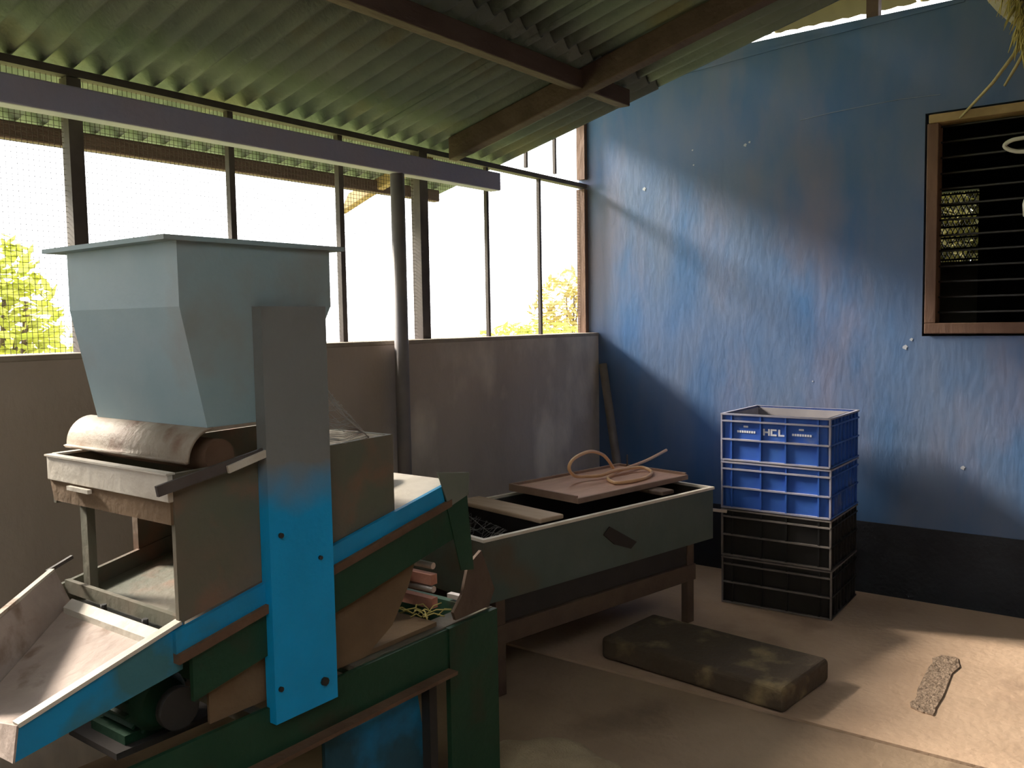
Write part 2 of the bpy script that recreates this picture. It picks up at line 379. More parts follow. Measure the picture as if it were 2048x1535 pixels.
# ------------------------------------------------------------------ roof sheets
ceil = sroot('ceiling', 'corrugated roof sheets, grey green with dust')
def sheet(x0, x1, y0, y1, lift, m_=None):
    wl_, amp = 0.1022, 0.042
    nx = int(round((x1-x0)/wl_*10)); vs = []; fs = []
    ny = 2
    for lay in (0, 1):
        for j in range(ny+1):
            y = y0+(y1-y0)*j/ny
            for i in range(nx+1):
                x = x0+(x1-x0)*i/nx
                zz = roof_z(y)+lift+amp*0.5*(1-math.cos(2*math.pi*(x-4.018)/wl_)) + lay*0.007
                vs.append((x, y, zz))
    a = lambda l, j, i: l*(ny+1)*(nx+1)+j*(nx+1)+i
    for l in (0, 1):
        for j in range(ny):
            for i in range(nx):
                fs.append((a(l, j, i), a(l, j, i+1), a(l, j+1, i+1), a(l, j+1, i)))
    sm = len(fs)
    for j in range(ny):
        fs += [(a(0, j, 0), a(0, j+1, 0), a(1, j+1, 0), a(1, j, 0)), (a(0, j, nx), a(1, j, nx), a(1, j+1, nx), a(0, j+1, nx))]
    for i in range(nx):
        fs += [(a(0, 0, i), a(1, 0, i), a(1, 0, i+1), a(0, 0, i+1)), (a(0, ny, i), a(0, ny, i+1), a(1, ny, i+1), a(1, ny, i))]
    m = MB(); m.add(vs, fs, True)
    return m.build('roof_sheet', m_ or M_ROOF, ceil)
cols = [(4.018-1.022*(k+1), 4.018-1.022*k) for k in range(7)]
rows = [(3.60, 2.08), (2.24, 0.55), (0.72, -1.0), (-0.85, -2.85)]
for (y0, y1), lf in zip(rows, (0, 0.009, 0.018, 0.027)):
    for i, (x0, x1) in enumerate(cols):
        sheet(x0-0.02, x1, y0, y1, lf + (0.004 if i % 2 else 0), M_FILLSHEET if (y0 < 0.8 and i in (4, 5)) or (y0 < 0 and i == 3) else None)  # see-through sheets out of view are added as a fill light

# roof timbers
def timber(name, label, poly_or_boxes, m, cat='beam', bev=0.006):
    return tag(poly_or_boxes.build(name, m, None, bev), label, cat)
timber('roof_beam', 'long bluish grey beam on the pipe post beside the screen', MB().box(-2.7, 3.71, 2.845, 2.915, 2.186, 2.278), M_BEAM)
timber('roof_purlin', 'dark timber purlin crossing the roof sheets above the rafter', MB().box(-2.7, 3.82, 2.13, 2.19, roof_z(2.13)-0.10, roof_z(2.19)-0.004), M_TIMBER)
timber('roof_purlin', 'brown timber purlin along the outer eave, seen through the screen', MB().box(-2.7, 3.93, 3.47, 3.52, roof_z(3.52)-0.07, roof_z(3.52)-0.003), M_TIMBER)
def rafter(x0, x1, d0, d1, ya, yb, label):
    m = MB()
    m.prism([(ya, roof_z(ya)-d1), (yb, roof_z(yb)-d1), (yb, roof_z(yb)-d0), (ya, roof_z(ya)-d0)], x0, x1, 'x')
    return timber('roof_rafter', label, m, M_TIMBER)
rafter(3.39, 3.455, 0.004, 0.115, 2.93, -2.6, 'sloping brown rafter running from the beam up under the roof')
m = MB().prism([(3.78, roof_z(3.78)-0.09), (3.56, roof_z(3.56)-0.07), (3.10, roof_z(3.1)-0.05), (3.10, roof_z(3.1)-0.002), (3.70, roof_z(3.7)-0.002)], 3.42, 3.47, 'x')
timber('rafter_tail', 'tan rafter tail poking out below the eave', m, M_FRAMETOP)
pp = MB().tube([(2.968+0.0, 2.88, 0.0), (2.968, 2.88, 2.19)], 0.033, 16)
tag(pp.build('roof_post', M_POST), 'round brown pipe post holding the beam end before the half wall', 'post')

# second, yellow lit roof over the gap at the wall top
yr = thing('gap_roof', 'yellowed translucent roof sheets over the top of the blue wall', 'roof', (4.6, 1.0, 3.3))
def gap_z(x): return 3.172 + 0.26*(5.22-x)
for k in range(8):  # unseen length added over the main roof to block sky light
    ya, yb = 3.53-0.8*k, 3.53-0.8*(k+1)+0.02
    m = MB(); nx = 24; vs = []; fs = []
    for i in range(nx+1):
        y = ya+(yb-ya)*i/nx; dz = 0.004*(1-math.cos(2*math.pi*y/0.1))
        for lay in (0, 0.003):
            vs += [(1.9, y, gap_z(1.9)+dz+lay), (5.22, y, gap_z(5.22)+dz+lay)]
    for i in range(nx):
        o = i*4
        fs += [(o, o+1, o+5, o+4), (o+2, o+6, o+7, o+3)]
    fs += [(0, 2, 3, 1)]
    m.add(vs, fs, True).build('roof_sheet', M_YSHEET, yr)
MB().prism([(1.9, 2.99), (5.2, 2.99), (5.2, gap_z(5.2)), (1.9, gap_z(1.9))], 3.49, 3.51).build('light_block_board', M_TIMBER, yr)  # unseen board added to keep sky light off the upper wall
MB().prism([(-2.87, roof_z(-2.87)+.09), (3.51, roof_z(3.51)+.09), (3.51, gap_z(1.9)), (-2.87, gap_z(1.9))], 1.88, 1.92, 'x').build('side_board', M_TIMBER, yr)  # unseen board added to close the sky leak along this side
for yy in (1.285, 0.2):
    MB().box(XB+0.01, XB+0.07, yy-0.03, yy+0.03, ZT, gap_z(XB+0.04)).build('strut', M_TIMBER, yr)

# ------------------------------------------------------------------ outdoors
gd = MB().add([(-40, 3.15, -0.25), (50, 3.15, -0.25), (50, 60, -0.25), (-40, 60, -0.25)], [(0, 1, 2, 3)])
gd.add([(-40, -30, -0.25), (-2.85, -30, -0.25), (-2.85, 3.15, -0.25), (-40, 3.15, -0.25)], [(0, 1, 2, 3)])
gd.add([(9.15, -30, -0.25), (50, -30, -0.25), (50, 3.15, -0.25), (9.15, 3.15, -0.25)], [(0, 1, 2, 3)])
struct(gd.build('ground', M_GRASS), 'yellow green yard outside')
def shrub(label, c, rad, hgt, n, m, leaf=0.12, seed=1):
    random.seed(seed)
    t = thing('shrub', label, 'shrub', (c[0], c[1], -0.25))
    v = MB()
    for k in range(n):
        while True:
            q = Vector((random.uniform(-1, 1), random.uniform(-1, 1), random.uniform(-1, 1)))
            if 0.3 < q.length < 1: break
        p = Vector((c[0]+q.x*rad, c[1]+q.y*rad, c[2]+q.z*hgt))
        a = Vector((random.uniform(-1, 1), random.uniform(-1, 1), random.uniform(-.6, .6))).normalized()
        bb = a.cross(Vector((random.uniform(-1, 1), random.uniform(-1, 1), 1))).normalized()
        s = leaf*random.uniform(.6, 1.4)
        v.add([p-a*s, p-bb*s*.35+a*s*.1, p+a*s, p+bb*s*.35+a*s*.1], [(0, 1, 2, 3)])
    fo = v.build('foliage', m, t); fo['kind'] = 'stuff'
    st = MB()
    for k in range(5):
        st.tube([(c[0]+random.uniform(-.1, .1), c[1]+random.uniform(-.1, .1), -0.25), (c[0]+random.uniform(-.5, .5)*rad, c[1]+random.uniform(-.5, .5)*rad, c[2]+random.uniform(0, .5)*hgt)], [0.05, 0.02], 6)
    st.build('stem', M_BARK, t)
shrub('bushy yellow green shrub outside at the left end of the screen', (3.7, 9, 1.35), 0.62, 1.15, 1400, M_LEAF, 0.10, 5)
shrub('low yellow green shrub outside just over the sill at left', (4.85, 10.9, 0.95), 0.75, 0.75, 900, M_LEAF, 0.09, 6)
shrub('ochre shrub outside the screen panel nearest the blue wall', (23.0, 15, 1.85), 1.3, 1.25, 700, M_DRYLEAF, 0.17, 7)
shrub('low green hedge plant outside at the right end of the sill', (17.6, 12.6, 0.75), 1.7, 0.78, 1300, M_LEAF, 0.15, 8)
shrub('dense bush behind the mesh door of the dark room', (10.6, 2.0, 1.4), 0.9, 1.9, 9000, M_DARKLEAF, 0.11, 9)

# ------------------------------------------------------------------ seed cleaning machine
mc = thing('seed_cleaning_machine', 'tall seed cleaner with grey hopper, blue upright and green base beams', 'machine', (1.4, 1.8, 0))
YF, YB = 1.60, 2.06
def sv(x): return 0.885 + 0.203*(x-0.944)     # top line of the sieve side boards
# hopper shell
lev = [(1.675, 1.013, 1.413), (1.541, 1.013, 1.411), (1.289, 1.066, 1.275)]
hv = []; hf = []
for off in (0.0, 0.006):
    for z, xa, xb in lev:
        hv += [(xa+off, YF+off, z), (xb-off, YF+off, z), (xb-off, YB-.015-off, z), (xa+off, YB-.015-off, z)]
for k in range(2):
    for i in range(4):
        j = (i+1) % 4
        hf += [(k*4+i, k*4+j, k*4+4+j, k*4+4+i), (12+k*4+i, 12+k*4+4+i, 12+k*4+4+j, 12+k*4+j)]
for i in range(4):
    j = (i+1) % 4; hf += [(i, 12+i, 12+j, j), (8+i, 8+j, 20+j, 20+i)]
hop = MB().add(hv, hf).build('hopper', M_HOPPER, mc)
fl = MB()
fl.box(0.978, 1.45, YF-0.012, YF+0.012, 1.673, 1.683); fl.box(0.978, 1.45, YB-0.03, YB+0.03, 1.673, 1.683)
fl.box(0.978, 1.025, YF+0.012, YB-0.03, 1.673, 1.683); fl.box(1.40, 1.45, YF+0.012, YB-0.03, 1.673, 1.683)
fl.build('hopper_flange', M_HOPPER, hop)
# curved cover over the feed roller
cv = []; nseg = 10
for k in range(nseg+1):
    a = math.radians(90+ 90*k/nseg)
    cv.append((1.078+0.062*math.cos(a), 1.226+0.064*math.sin(a)))
cv.append((1.008, 1.224))
poly = cv + [(q[0]+0.006, q[1]-0.005) for q in reversed(cv)]
co = MB()
for y0, y1 in ((YF+0.0, YB+0.04),):
    n = len(cv)
    vs = [(q[0], y0, q[1]) for q in cv]+[(q[0], y1, q[1]) for q in cv]+[(q[0]+.005, y0, q[1]-.006) for q in cv]+[(q[0]+.005, y1, q[1]-.006) for q in cv]
    fs = []
    for i in range(n-1):
        fs += [(i, i+1, n+i+1, n+i), (2*n+i, 3*n+i, 3*n+i+1, 2*n+i+1), (i, 2*n+i, 2*n+i+1, i+1), (n+i, n+i+1, 3*n+i+1, 3*n+i)]
    fs += [(0, n, 3*n, 2*n), (n-1, 3*n-1, 4*n-1, 2*n-1)]
    co.add(vs, fs, True)
co.build('roller_cover', M_RUSTY, mc)['label'] = 'rusty curved cover'
MB().tube([(1.10, YF+0.01, 1.225), (1.10, YB+0.03, 1.225)], 0.036, 16).build('feed_roller', M_RUST, mc)
# feed box
zb = 1.10
bx = MB().prism([(0.982, sv(.982)+.002), (1.607, sv(1.607)-.004), (1.607, 1.214), (0.982, 1.204)], YF, YF+0.012)
bx.prism([(0.982, 1.09), (1.607, 1.09), (1.607, 1.214), (0.982, 1.204)], YB+0.034, YB+0.046)
bx.box(1.595, 1.607, YF+.012, YB+.034, 1.04, 1.214)
bx.box(0.985, 1.595, YF+.012, YB+.034, zb, zb+0.008)
fb = bx.build('feed_box', M_BOX, mc)
MB().box(0.970, 0.982, YF, YB+0.046, 1.147, 1.204).build('end_panel', M_WORNLIT, fb, 0.002)['label'] = 'whitish worn end panel'
MB().prism([(YF+.004, 1.10), (YB+.03, 1.098), (YB+.046, 1.147), (YF+.004, 1.147)], 0.976, 0.984, 'x').build('lower_strip', M_TAN, fb)['label'] = 'brown lower strip'
MB().box(0.962, 0.971, 1.905, 2.0, 1.134, 1.143).build('slot_lip', M_WORNLIT, fb)
rm2 = MB(); rm2.box(0.966, 0.986, YF-.002, YB+.048, 1.203, 1.207); rm2.box(0.986, 1.15, YB+.03, YB+.05, 1.203, 1.208)
rm2.build('rim', M_WORNLIT, fb)
MB().box(1.588, 1.595, YF+.013, YB+.033, 1.11, 1.212).build('lit_inner_face', M_WORNLIT, fb)['label'] = 'inner end face, pale for window light'  # box end face painted pale in place of window light
# lever
MB().bar((0.935, YF-0.018, 1.178), (1.21, YF-0.018, 1.225), 0.008, 0.022).build('lever', M_RAIL, mc)
MB().bar((1.09, YF-0.03, 1.20), (1.19, YF-0.03, 1.222), 0.006, 0.016).build('lever_tip', M_WORNLIT, mc)
# blue upright (a channel), near and far
lg = MB().box(1.186, 1.366, YF-0.034, YF-0.026, 0.612, 1.541)
lg.box(1.186, 1.194, YF-0.026, YF-0.002, 0.612, 1.541); lg.box(1.358, 1.366, YF-0.026, YF-0.002, 0.612, 1.541)
lg.build('upright', M_BLUELEG, mc)['label'] = 'wide bright blue upright, dusty at the top'
MB().box(1.19, 1.38, YB+0.05, YB+0.075, 0.62, 1.541).build('upright', M_BOX, mc)
MB().tube([(1.2, YF-.034, 0.69), (1.2, YF-.04, 0.69)], 0.006, 8).build('bolt', M_BAR, mc)
MB().tube([(1.215, YF-.034, 1.035), (1.215, YF-.04, 1.035)], 0.006, 8).build('bolt', M_BAR, mc)
MB().tube([(1.325, YF-.034, 0.665), (1.325, YF-.042, 0.665)], 0.010, 8).build('bolt', M_BAR, mc)
MB().tube([(1.325, YF-.034, 0.96), (1.325, YF-.04, 0.96)], 0.005, 8).build('bolt', M_BAR, mc)
# sieve boards
def strip(x0, x1, d0, d1, y0, y1, name, m):
    return MB().prism([(x0, sv(x0)-d1), (x1, sv(x1)-d1), (x1, sv(x1)-d0), (x0, sv(x0)-d0)], y0, y1).build(name, m, mc)
strip(0.965, 1.80, 0.004, 0.05, YF-.012, YF, 'side_board', M_BLUE)['label'] = 'blue sieve side board'
strip(0.965, 1.81, 0.05, 0.07, YF-.022, YF, 'ledge', M_RUST)
strip(1.0, 1.83, 0.07, 0.168, YF-.012, YF, 'side_rail', M_GREEN)['label'] = 'dark green sloping side rail'
strip(0.965, 1.80, 0.004, 0.05, YB+.046, YB+.058, 'side_board', M_BOX)
strip(1.0, 1.83, 0.07, 0.168, YB+.046, YB+.058, 'side_rail', M_GREEN)
strip(0.985, 1.80, 0.045, 0.058, YF, YB+.046, 'sieve_deck', M_BOX)  # brown here stands for the shade on the deck under the box
MB().prism([(1.766, 1.092), (1.80, 1.085), (1.887, 1.072), (1.881, 1.015), (1.905, .79), (1.85, .80), (1.80, .975)], YF-.016, YF-.012).build('end_plate', M_GREEN, mc)
MB().prism([(1.755, 1.094), (1.80, 1.087), (1.889, 1.074), (1.883, 1.012), (1.80, .99)], YF-.02, YF-.016).build('end_flap', M_GREYGREEN, mc)['label'] = 'grey worn end flap'
hd = MB().prism([(1.60, sv(1.6)-.02), (1.86, sv(1.86)-.03), (1.86, sv(1.86)-.018), (1.60, sv(1.6)-.008)], YF+.01, 1.86)
hd.build('feed_lip', M_WORNLIT, mc)['label'] = 'lip of the sieve head, pale for light on it'  # lit end of the deck, brightness put into the colour
MB().prism([(1.66, 1.0), (1.80, 1.03), (1.80, 1.09), (1.77, 1.10), (1.66, 1.085)], 1.84, 1.85).build('back_flap', M_DECK, mc)
# outlet tray, low end at left
def tz(x): return 0.85 + 0.29*(x-0.944)
tr = MB()
tr.hexa([(0.985, YF+.02, tz(.985)-.01), (0.66, YF+.03, tz(.66)-.01), (0.66, 1.80, tz(.66)-.01), (0.985, 2.05, tz(.985)-.01),
         (0.985, YF+.02, tz(.985)), (0.66, YF+.03, tz(.66)), (0.66, 1.80, tz(.66)), (0.985, 2.05, tz(.985))])
ot = tr.build('outlet_tray', M_DECK, mc)
MB().prism([(0.99, .896), (0.665, .804), (0.655, .742), (0.985, .80)], YF, YF+.014).build('tray_side', M_BLUE, ot)
MB().bar((0.985, YF+.007, .898), (0.663, YF+.007, .806), 0.022, 0.008).build('tray_rim', M_WORNLIT, ot)['label'] = 'worn rim, pale for edge light'
MB().hexa([(0.985, 2.05, tz(.985)-.01), (0.66, 1.80, tz(.66)-.01), (0.66, 1.81, tz(.66)-.01), (0.985, 2.062, tz(.985)-.01),
           (0.96, 2.07, .935), (0.68, 1.84, .90), (0.68, 1.85, .90), (0.96, 2.082, .935)]).build('tray_side', M_DECK, ot)
MB().bar((0.955, 2.076, .937), (0.685, 1.846, .902), 0.012, 0.008).build('tray_rim', M_WORNLIT, ot)
MB().bar((0.945, 2.08, .935), (1.01, 2.09, .955), 0.008, 0.008).build('hook_rod', M_RAIL, ot)
MB().hexa([(0.975, YF+.03, tz(.975)), (0.945, YF+.03, tz(.945)), (0.945, 2.01, tz(.945)), (0.975, 2.03, tz(.975)),
           (0.975, YF+.03, tz(.975)+.014), (0.945, YF+.03, tz(.945)+.014), (0.945, 2.01, tz(.945)+.014), (0.975, 2.03, tz(.975)+.014)]).build('cross_bar', M_WORNLIT, ot)
for yy in (1.73, 1.90):
    MB().tube([(0.982, yy, tz(.982)+.006), (0.982, yy, tz(.982)+.02)], 0.007, 8).build('bolt', M_BAR, ot)
MB().bar((1.0, YF+.02, sv(1.0)-.01), (1.0, YB+.04, sv(1.0)-.01), 0.012, 0.03).build('cross_rail', M_BOX, mc)
MB().hexa([(0.655, YF, .742), (0.651, YF, .742), (0.651, 1.80, .73), (0.655, 1.80, .73), (0.665, YF, .806), (0.661, YF, .806), (0.661, 1.80, tz(.66)), (0.665, 1.80, tz(.66))]).build('lip_plate', M_DECK, ot)
# funnel and chute under the sieve
MB().prism([(1.05, .745), (1.37, .809), (1.70, .878), (1.665, .80), (1.60, .71), (1.50, .655), (1.05, .655)], YF+.012, YF+.02).build('funnel_side', M_TAN, mc)['label'] = 'brown husk dusted funnel side'
MB().prism([(1.05, .745), (1.37, .809), (1.70, .878), (1.60, .71), (1.50, .655), (1.05, .655)], YB+.02, YB+.028).build('funnel_side', M_TAN, mc)
MB().hexa([(1.50, YF+.02, .652), (1.78, YF+.02, .652), (1.78, YB, .652), (1.50, YB, .652), (1.50, YF+.02, .664), (1.78, YF+.02, .664), (1.78, YB, .664), (1.50, YB, .664)]).build('chute_floor', M_TAN, mc)
for (zz, xx, rr) in ((.792, 1.86, .010), (.722, 1.86, .010)):
    MB().tube([(xx, 1.70, zz), (xx, 2.05, zz)], rr, 10).build('roller_bar', M_BARE, mc)['label'] = 'bare bright bar'
for zz in (.752, .682):
    MB().box(1.85, 1.875, 1.70, 2.05, zz-.016, zz+.014).build('slat', M_BRICKY, mc)['label'] = 'reddish rusty slat'
MB().prism([(1.90, .80), (1.96, .83), (2.02, .70), (1.99, .655), (1.84, .655), (1.83, .68), (1.87, .72)], YF+.0, YF+.01).build('gusset', M_BROWNWOOD, mc)
MB().bar((1.995, YF+.01, .66), (1.995, YF+.16, .66), 0.02, 0.014).build('stop_bar', M_BARE, mc)
stw = MB(); random.seed(12)
for k in range(16):
    p = Vector((1.80+random.uniform(-.03, .03), 1.68+random.uniform(-.04, .04), .672+random.uniform(-.006, .01)))
    q = p+Vector((random.uniform(-.07, .07), random.uniform(-.07, .07), random.uniform(0, .02)))
    stw.tube([p, (p+q)/2+Vector((0, 0, .01)), q], 0.002, 4)
so = stw.build('loose_straw', M_STRAW, mc); so['kind'] = 'stuff'
# base frame
for (ya, yb, yl) in ((YF-.012, YF, -1), (YB+.06, YB+.072, 1)):
    MB().box(0.45, 2.005, ya, yb, .535, .646).build('base_beam', M_GREEN, mc)['label'] = 'dark green base beam'
    MB().box(0.45, 1.79, ya-(0.035 if yl < 0 else 0), yb+(0.035 if yl > 0 else 0), .525, .535).build('beam_lip', M_RUST, mc)
    MB().box(1.79, 2.007, ya-.006, yb-.002 if yl < 0 else yb+.006, 0.0, .648).build('post', M_GREEN, mc)['label'] = 'wide dark green corner post'
    MB().box(0.47, 0.60, ya-.006, yb, 0.0, .535).build('post', M_GREEN, mc)
MB().box(1.45, 2.007, YF, YF+.07, .636, .650).build('top_flange', M_BOX, mc)
MB().box(1.98, 2.005, YF+.07, YB+.06, .56, .646).build('cross_beam', M_GREEN, mc)
MB().box(0.45, 0.475, YF, YB+.06, .54, .646).build('cross_beam', M_GREEN, mc)
MB().prism([(1.375, .522), (1.70, .522), (1.72, .40), (1.77, .20), (1.74, 0.0), (1.375, 0.0)], YF+.03, YF+.04).build('lower_panel', M_PANEL, mc)['label'] = 'blue panel below the base beam, shade in its colour'
MB().box(1.722, 1.752, YF+.0, YF+.03, 0.0, .52).build('strut', M_BAR, mc)
# drive motor under the sieve
mo = MB().tube([(1.0, 1.70, .70), (1.0, 1.72, .70), (1.0, 1.90, .70), (1.0, 1.92, .70)], [.05, .065, .065, .05], 20)
for k in range(14):
    a = 2*math.pi*k/14; mo.box(-.003, .003, 1.73, 1.89, .063, .074, fr=lambda x, y, z, a=a: (1.0+z*math.sin(a)+x*math.cos(a), y, .70+z*math.cos(a)-x*math.sin(a)))
mo.box(.93, 1.07, 1.74, 1.88, .620, .640)
mo.build('motor', M_GREEN, mc)
MB().tube([(1.0, 1.64, .70), (1.0, 1.66, .70)], .045, 20).build('pulley', M_BAR, mc)
MB().box(0.9, 1.15, 1.72, 1.92, .606, .62).build('motor_shelf', M_INNER, mc)
MB().box(1.03, 1.05, YB-.01, YB+.02, sv(1.04)-.05, 1.10).build('strut', M_BOX, mc)
for xx in (1.2, 1.45, 1.75):
    MB().bar((xx, YF, .60), (xx, YB+.06, .60), .03, .03).build('cross_bar', M_BOX, mc)

# cobwebs
def web(name, label, a, b_, c, n, seed, sag=.02):
    random.seed(seed); a, b_, c = Vector(a), Vector(b_), Vector(c)
    w_ = MB()
    w_.tube([a, (a+c)/2-Vector((0, 0, sag)), c], .0018, 4)
    w_.tube([a, (a+b_)/2-Vector((0, 0, sag*.5)), b_], .0011, 4)
    for k in range(n):
        t = random.random(); s = random.random()
        p = a.lerp(b_, t); q = a.lerp(c, s if k % 2 else t)
        mid = (p+q)/2 + Vector((random.uniform(-.01, .01), random.uniform(-.01, .01), -random.uniform(0, sag)))
        w_.tube([p, mid, q], .0008, 3)
    return tag(w_.build(name, M_WEB), label, 'cobweb')
web('cobweb', 'pale cobweb strung from the blue upright down to the feed box', (1.372, 1.597, 1.37), (1.372, 1.597, 1.225), (1.53, 1.606, 1.214), 46, 3)

# ------------------------------------------------------------------ trough
ux, uy = 0.9795, -0.2013
def TF(s, t, z): return (2.6+s*ux-t*uy, 2.11+s*uy+t*ux, z)
TL, TW, ZB, ZTt = 1.49, 0.62, 0.395, 0.65
tg = thing('feed_trough', 'long dull green metal trough on a brown stand below the half wall', 'trough', (3.3, 2.3, 0))
t_ = MB()
t_.box(0, TL, 0, .012, ZB, ZTt, TF); t_.box(0, TL, TW-.012, TW, ZB, ZTt, TF)
t_.box(0, .012, .012, TW-.012, ZB, ZTt, TF); t_.box(TL-.012, TL, .012, TW-.012, ZB, ZTt, TF)
tp = t_.build('trough_body', M_TROUGH, tg)
ti = MB().box(.012, TL-.012, .012, TW-.012, ZB, ZB+.012, TF)
ti.box(.012, TL-.012, .012, .015, ZB+.012, ZTt-.01, TF); ti.box(.012, TL-.012, TW-.015, TW-.012, ZB+.012, ZTt-.01, TF)
ti.box(.012, .015, .015, TW-.015, ZB+.012, ZTt-.01, TF); ti.box(TL-.015, TL-.012, .015, TW-.015, ZB+.012, ZTt-.01, TF)
ti.build('lining', M_INNER, tp)['label'] = 'dark inside'
rr_ = MB()
for a in ((-.006, TL+.006, -.006, .014), (-.006, TL+.006, TW-.014, TW+.006), (-.006, .014, .014, TW-.014), (TL-.014, TL+.006, .014, TW-.014)):
    rr_.box(a[0], a[1], a[2], a[3], ZTt-.006, ZTt+.006, TF)
rr_.build('rim', M_RIM, tp)['label'] = 'worn rim, pale for edge light'
MB().prism([(-.02, .01), (.02, .04), (.20, -.06), (.16, -.085), (.05, -.045)], -.006, 0, 'y', fr=lambda a, b2, c: TF(.70+a, b2, .545+c)).build('rust_plate', M_INNER, tp)
MB().box(.10, TL-.14, .012, .03, .30, ZB-.002, TF).build('lower_board', M_INNER, tg)
for t0 in (0.0, TW-.05):
    MB().box(.04, TL-.14, t0, t0+.05, .215, .295, TF).build('stand_rail', M_BROWNWOOD, tg, .003)
    for s0 in (.06, TL-.20):
        MB().box(s0, s0+.05, t0+.005, t0+.045, .004, ZB, TF).build('leg', M_BROWNWOOD, tg, .003)
for s0 in (.06, TL-.2):
    MB().box(s0+.005, s0+.045, .05, TW-.05, .225, .285, TF).build('cross_rail', M_BROWNWOOD, tg)
MB().box(TL-.33, TL-.30, .05, TW-.05, .20, .214, TF).build('cross_bar', M_BARE, tg)
MB().bar(TF(TL, .08, .535), TF(TL+.09, -.02, .52), .012, .014).build('handle_bar', M_BARE, tg)
MB().bar(TF(TL, .2, .60), TF(TL+.09, .1, .595), .02, .03).build('end_bracket', M_RUST, tg)
hk = MB(); hk.tube([TF(TL-.05, TW-.1, ZTt+.004), TF(TL-.05, TW-.1, ZTt+.12)], .005, 6)
hk.build('latch_rod', M_RAIL, tg)

# plank under the lid, lid tray, hose
pk = MB().box(.33, .47, .03, TW-.02, ZTt+.007, ZTt+.027, TF)
tag(pk.build('plank', M_PALEWOOD, None, .006), 'pale short plank laid across the trough under the tray', 'plank')
pk = MB().box(1.13, 1.22, .03, TW-.02, ZTt+.007, ZTt+.027, TF)
tag(pk.build('plank', M_BROWNWOOD, None, .006), 'dark plank across the far end of the trough under the tray', 'plank')
cw, sw = math.cos(math.radians(-10.5)), math.sin(math.radians(-10.5))
def LF(a, b2, z): return (3.265+a*cw-b2*sw, 2.10+a*sw+b2*cw, z)
LL, LW, ZL = .82, .46, ZTt+.028
ld = thing('tray', 'shallow reddish brown wooden tray lying on the trough with a hose on it', 'tray', (3.65, 2.2, ZL))
MB().box(.012, LL-.012, .012, LW-.012, ZL+.004, ZL+.022, LF).build('board', M_TRAYWOOD, ld)
rb = MB()
for a in ((0, LL, 0, .012), (0, LL, LW-.012, LW), (0, .012, .012, LW-.012), (LL-.012, LL, .012, LW-.012)):
    rb.box(a[0], a[1], a[2], a[3], ZL, ZL+(.024 if a[2] == 0 else .034), LF)
rb.build('rim', M_TRAYRIM, ld)
zh = ZL+.031
HP = [(4.40, 2.24, .765), (4.20, 2.257, .733), (3.93, 2.265, zh+.008), (3.80, 2.252, zh), (3.725, 2.219, zh), (3.66, 2.150, zh), (3.66, 2.12, zh), (3.75, 2.085, zh),
      (3.87, 2.079, zh), (4.00, 2.12, zh+.002), (4.05, 2.2, zh+.012), (3.98, 2.24, zh+.014), (3.86, 2.262, zh+.018), (3.76, 2.275, zh+.008), (3.68, 2.31, zh+.010),
      (3.60, 2.33, .732), (3.545, 2.33, .775), (3.57, 2.33, .812), (3.65, 2.33, .832), (3.75, 2.33, .835), (3.85, 2.33, .808), (3.91, 2.33, .772), (3.97, 2.33, zh+.006)]
def smooth_path(P, n=6):
    P = [Vector(p) for p in P]; out = []
    for i in range(len(P)-1):
        p0, p1, p2, p3 = P[max(i-1, 0)], P[i], P[i+1], P[min(i+2, len(P)-1)]
        for k in range(n):
            t = k/n
            out.append(0.5*((2*p1)+(p2-p0)*t+(2*p0-5*p1+4*p2-p3)*t*t+(3*p1-p0-3*p2+p3)*t**3))
    out.append(P[-1]); return out
tag(MB().tube(smooth_path(HP), .0085, 8).build('hose', M_HOSE), 'orange rubber hose looped on the wooden tray', 'hose')
web('cobweb', 'torn pale cobweb sagging inside the near end of the trough', TF(.34, .59, .64), TF(.18, .30, .50), TF(.50, .35, .52), 40, 5, .05)

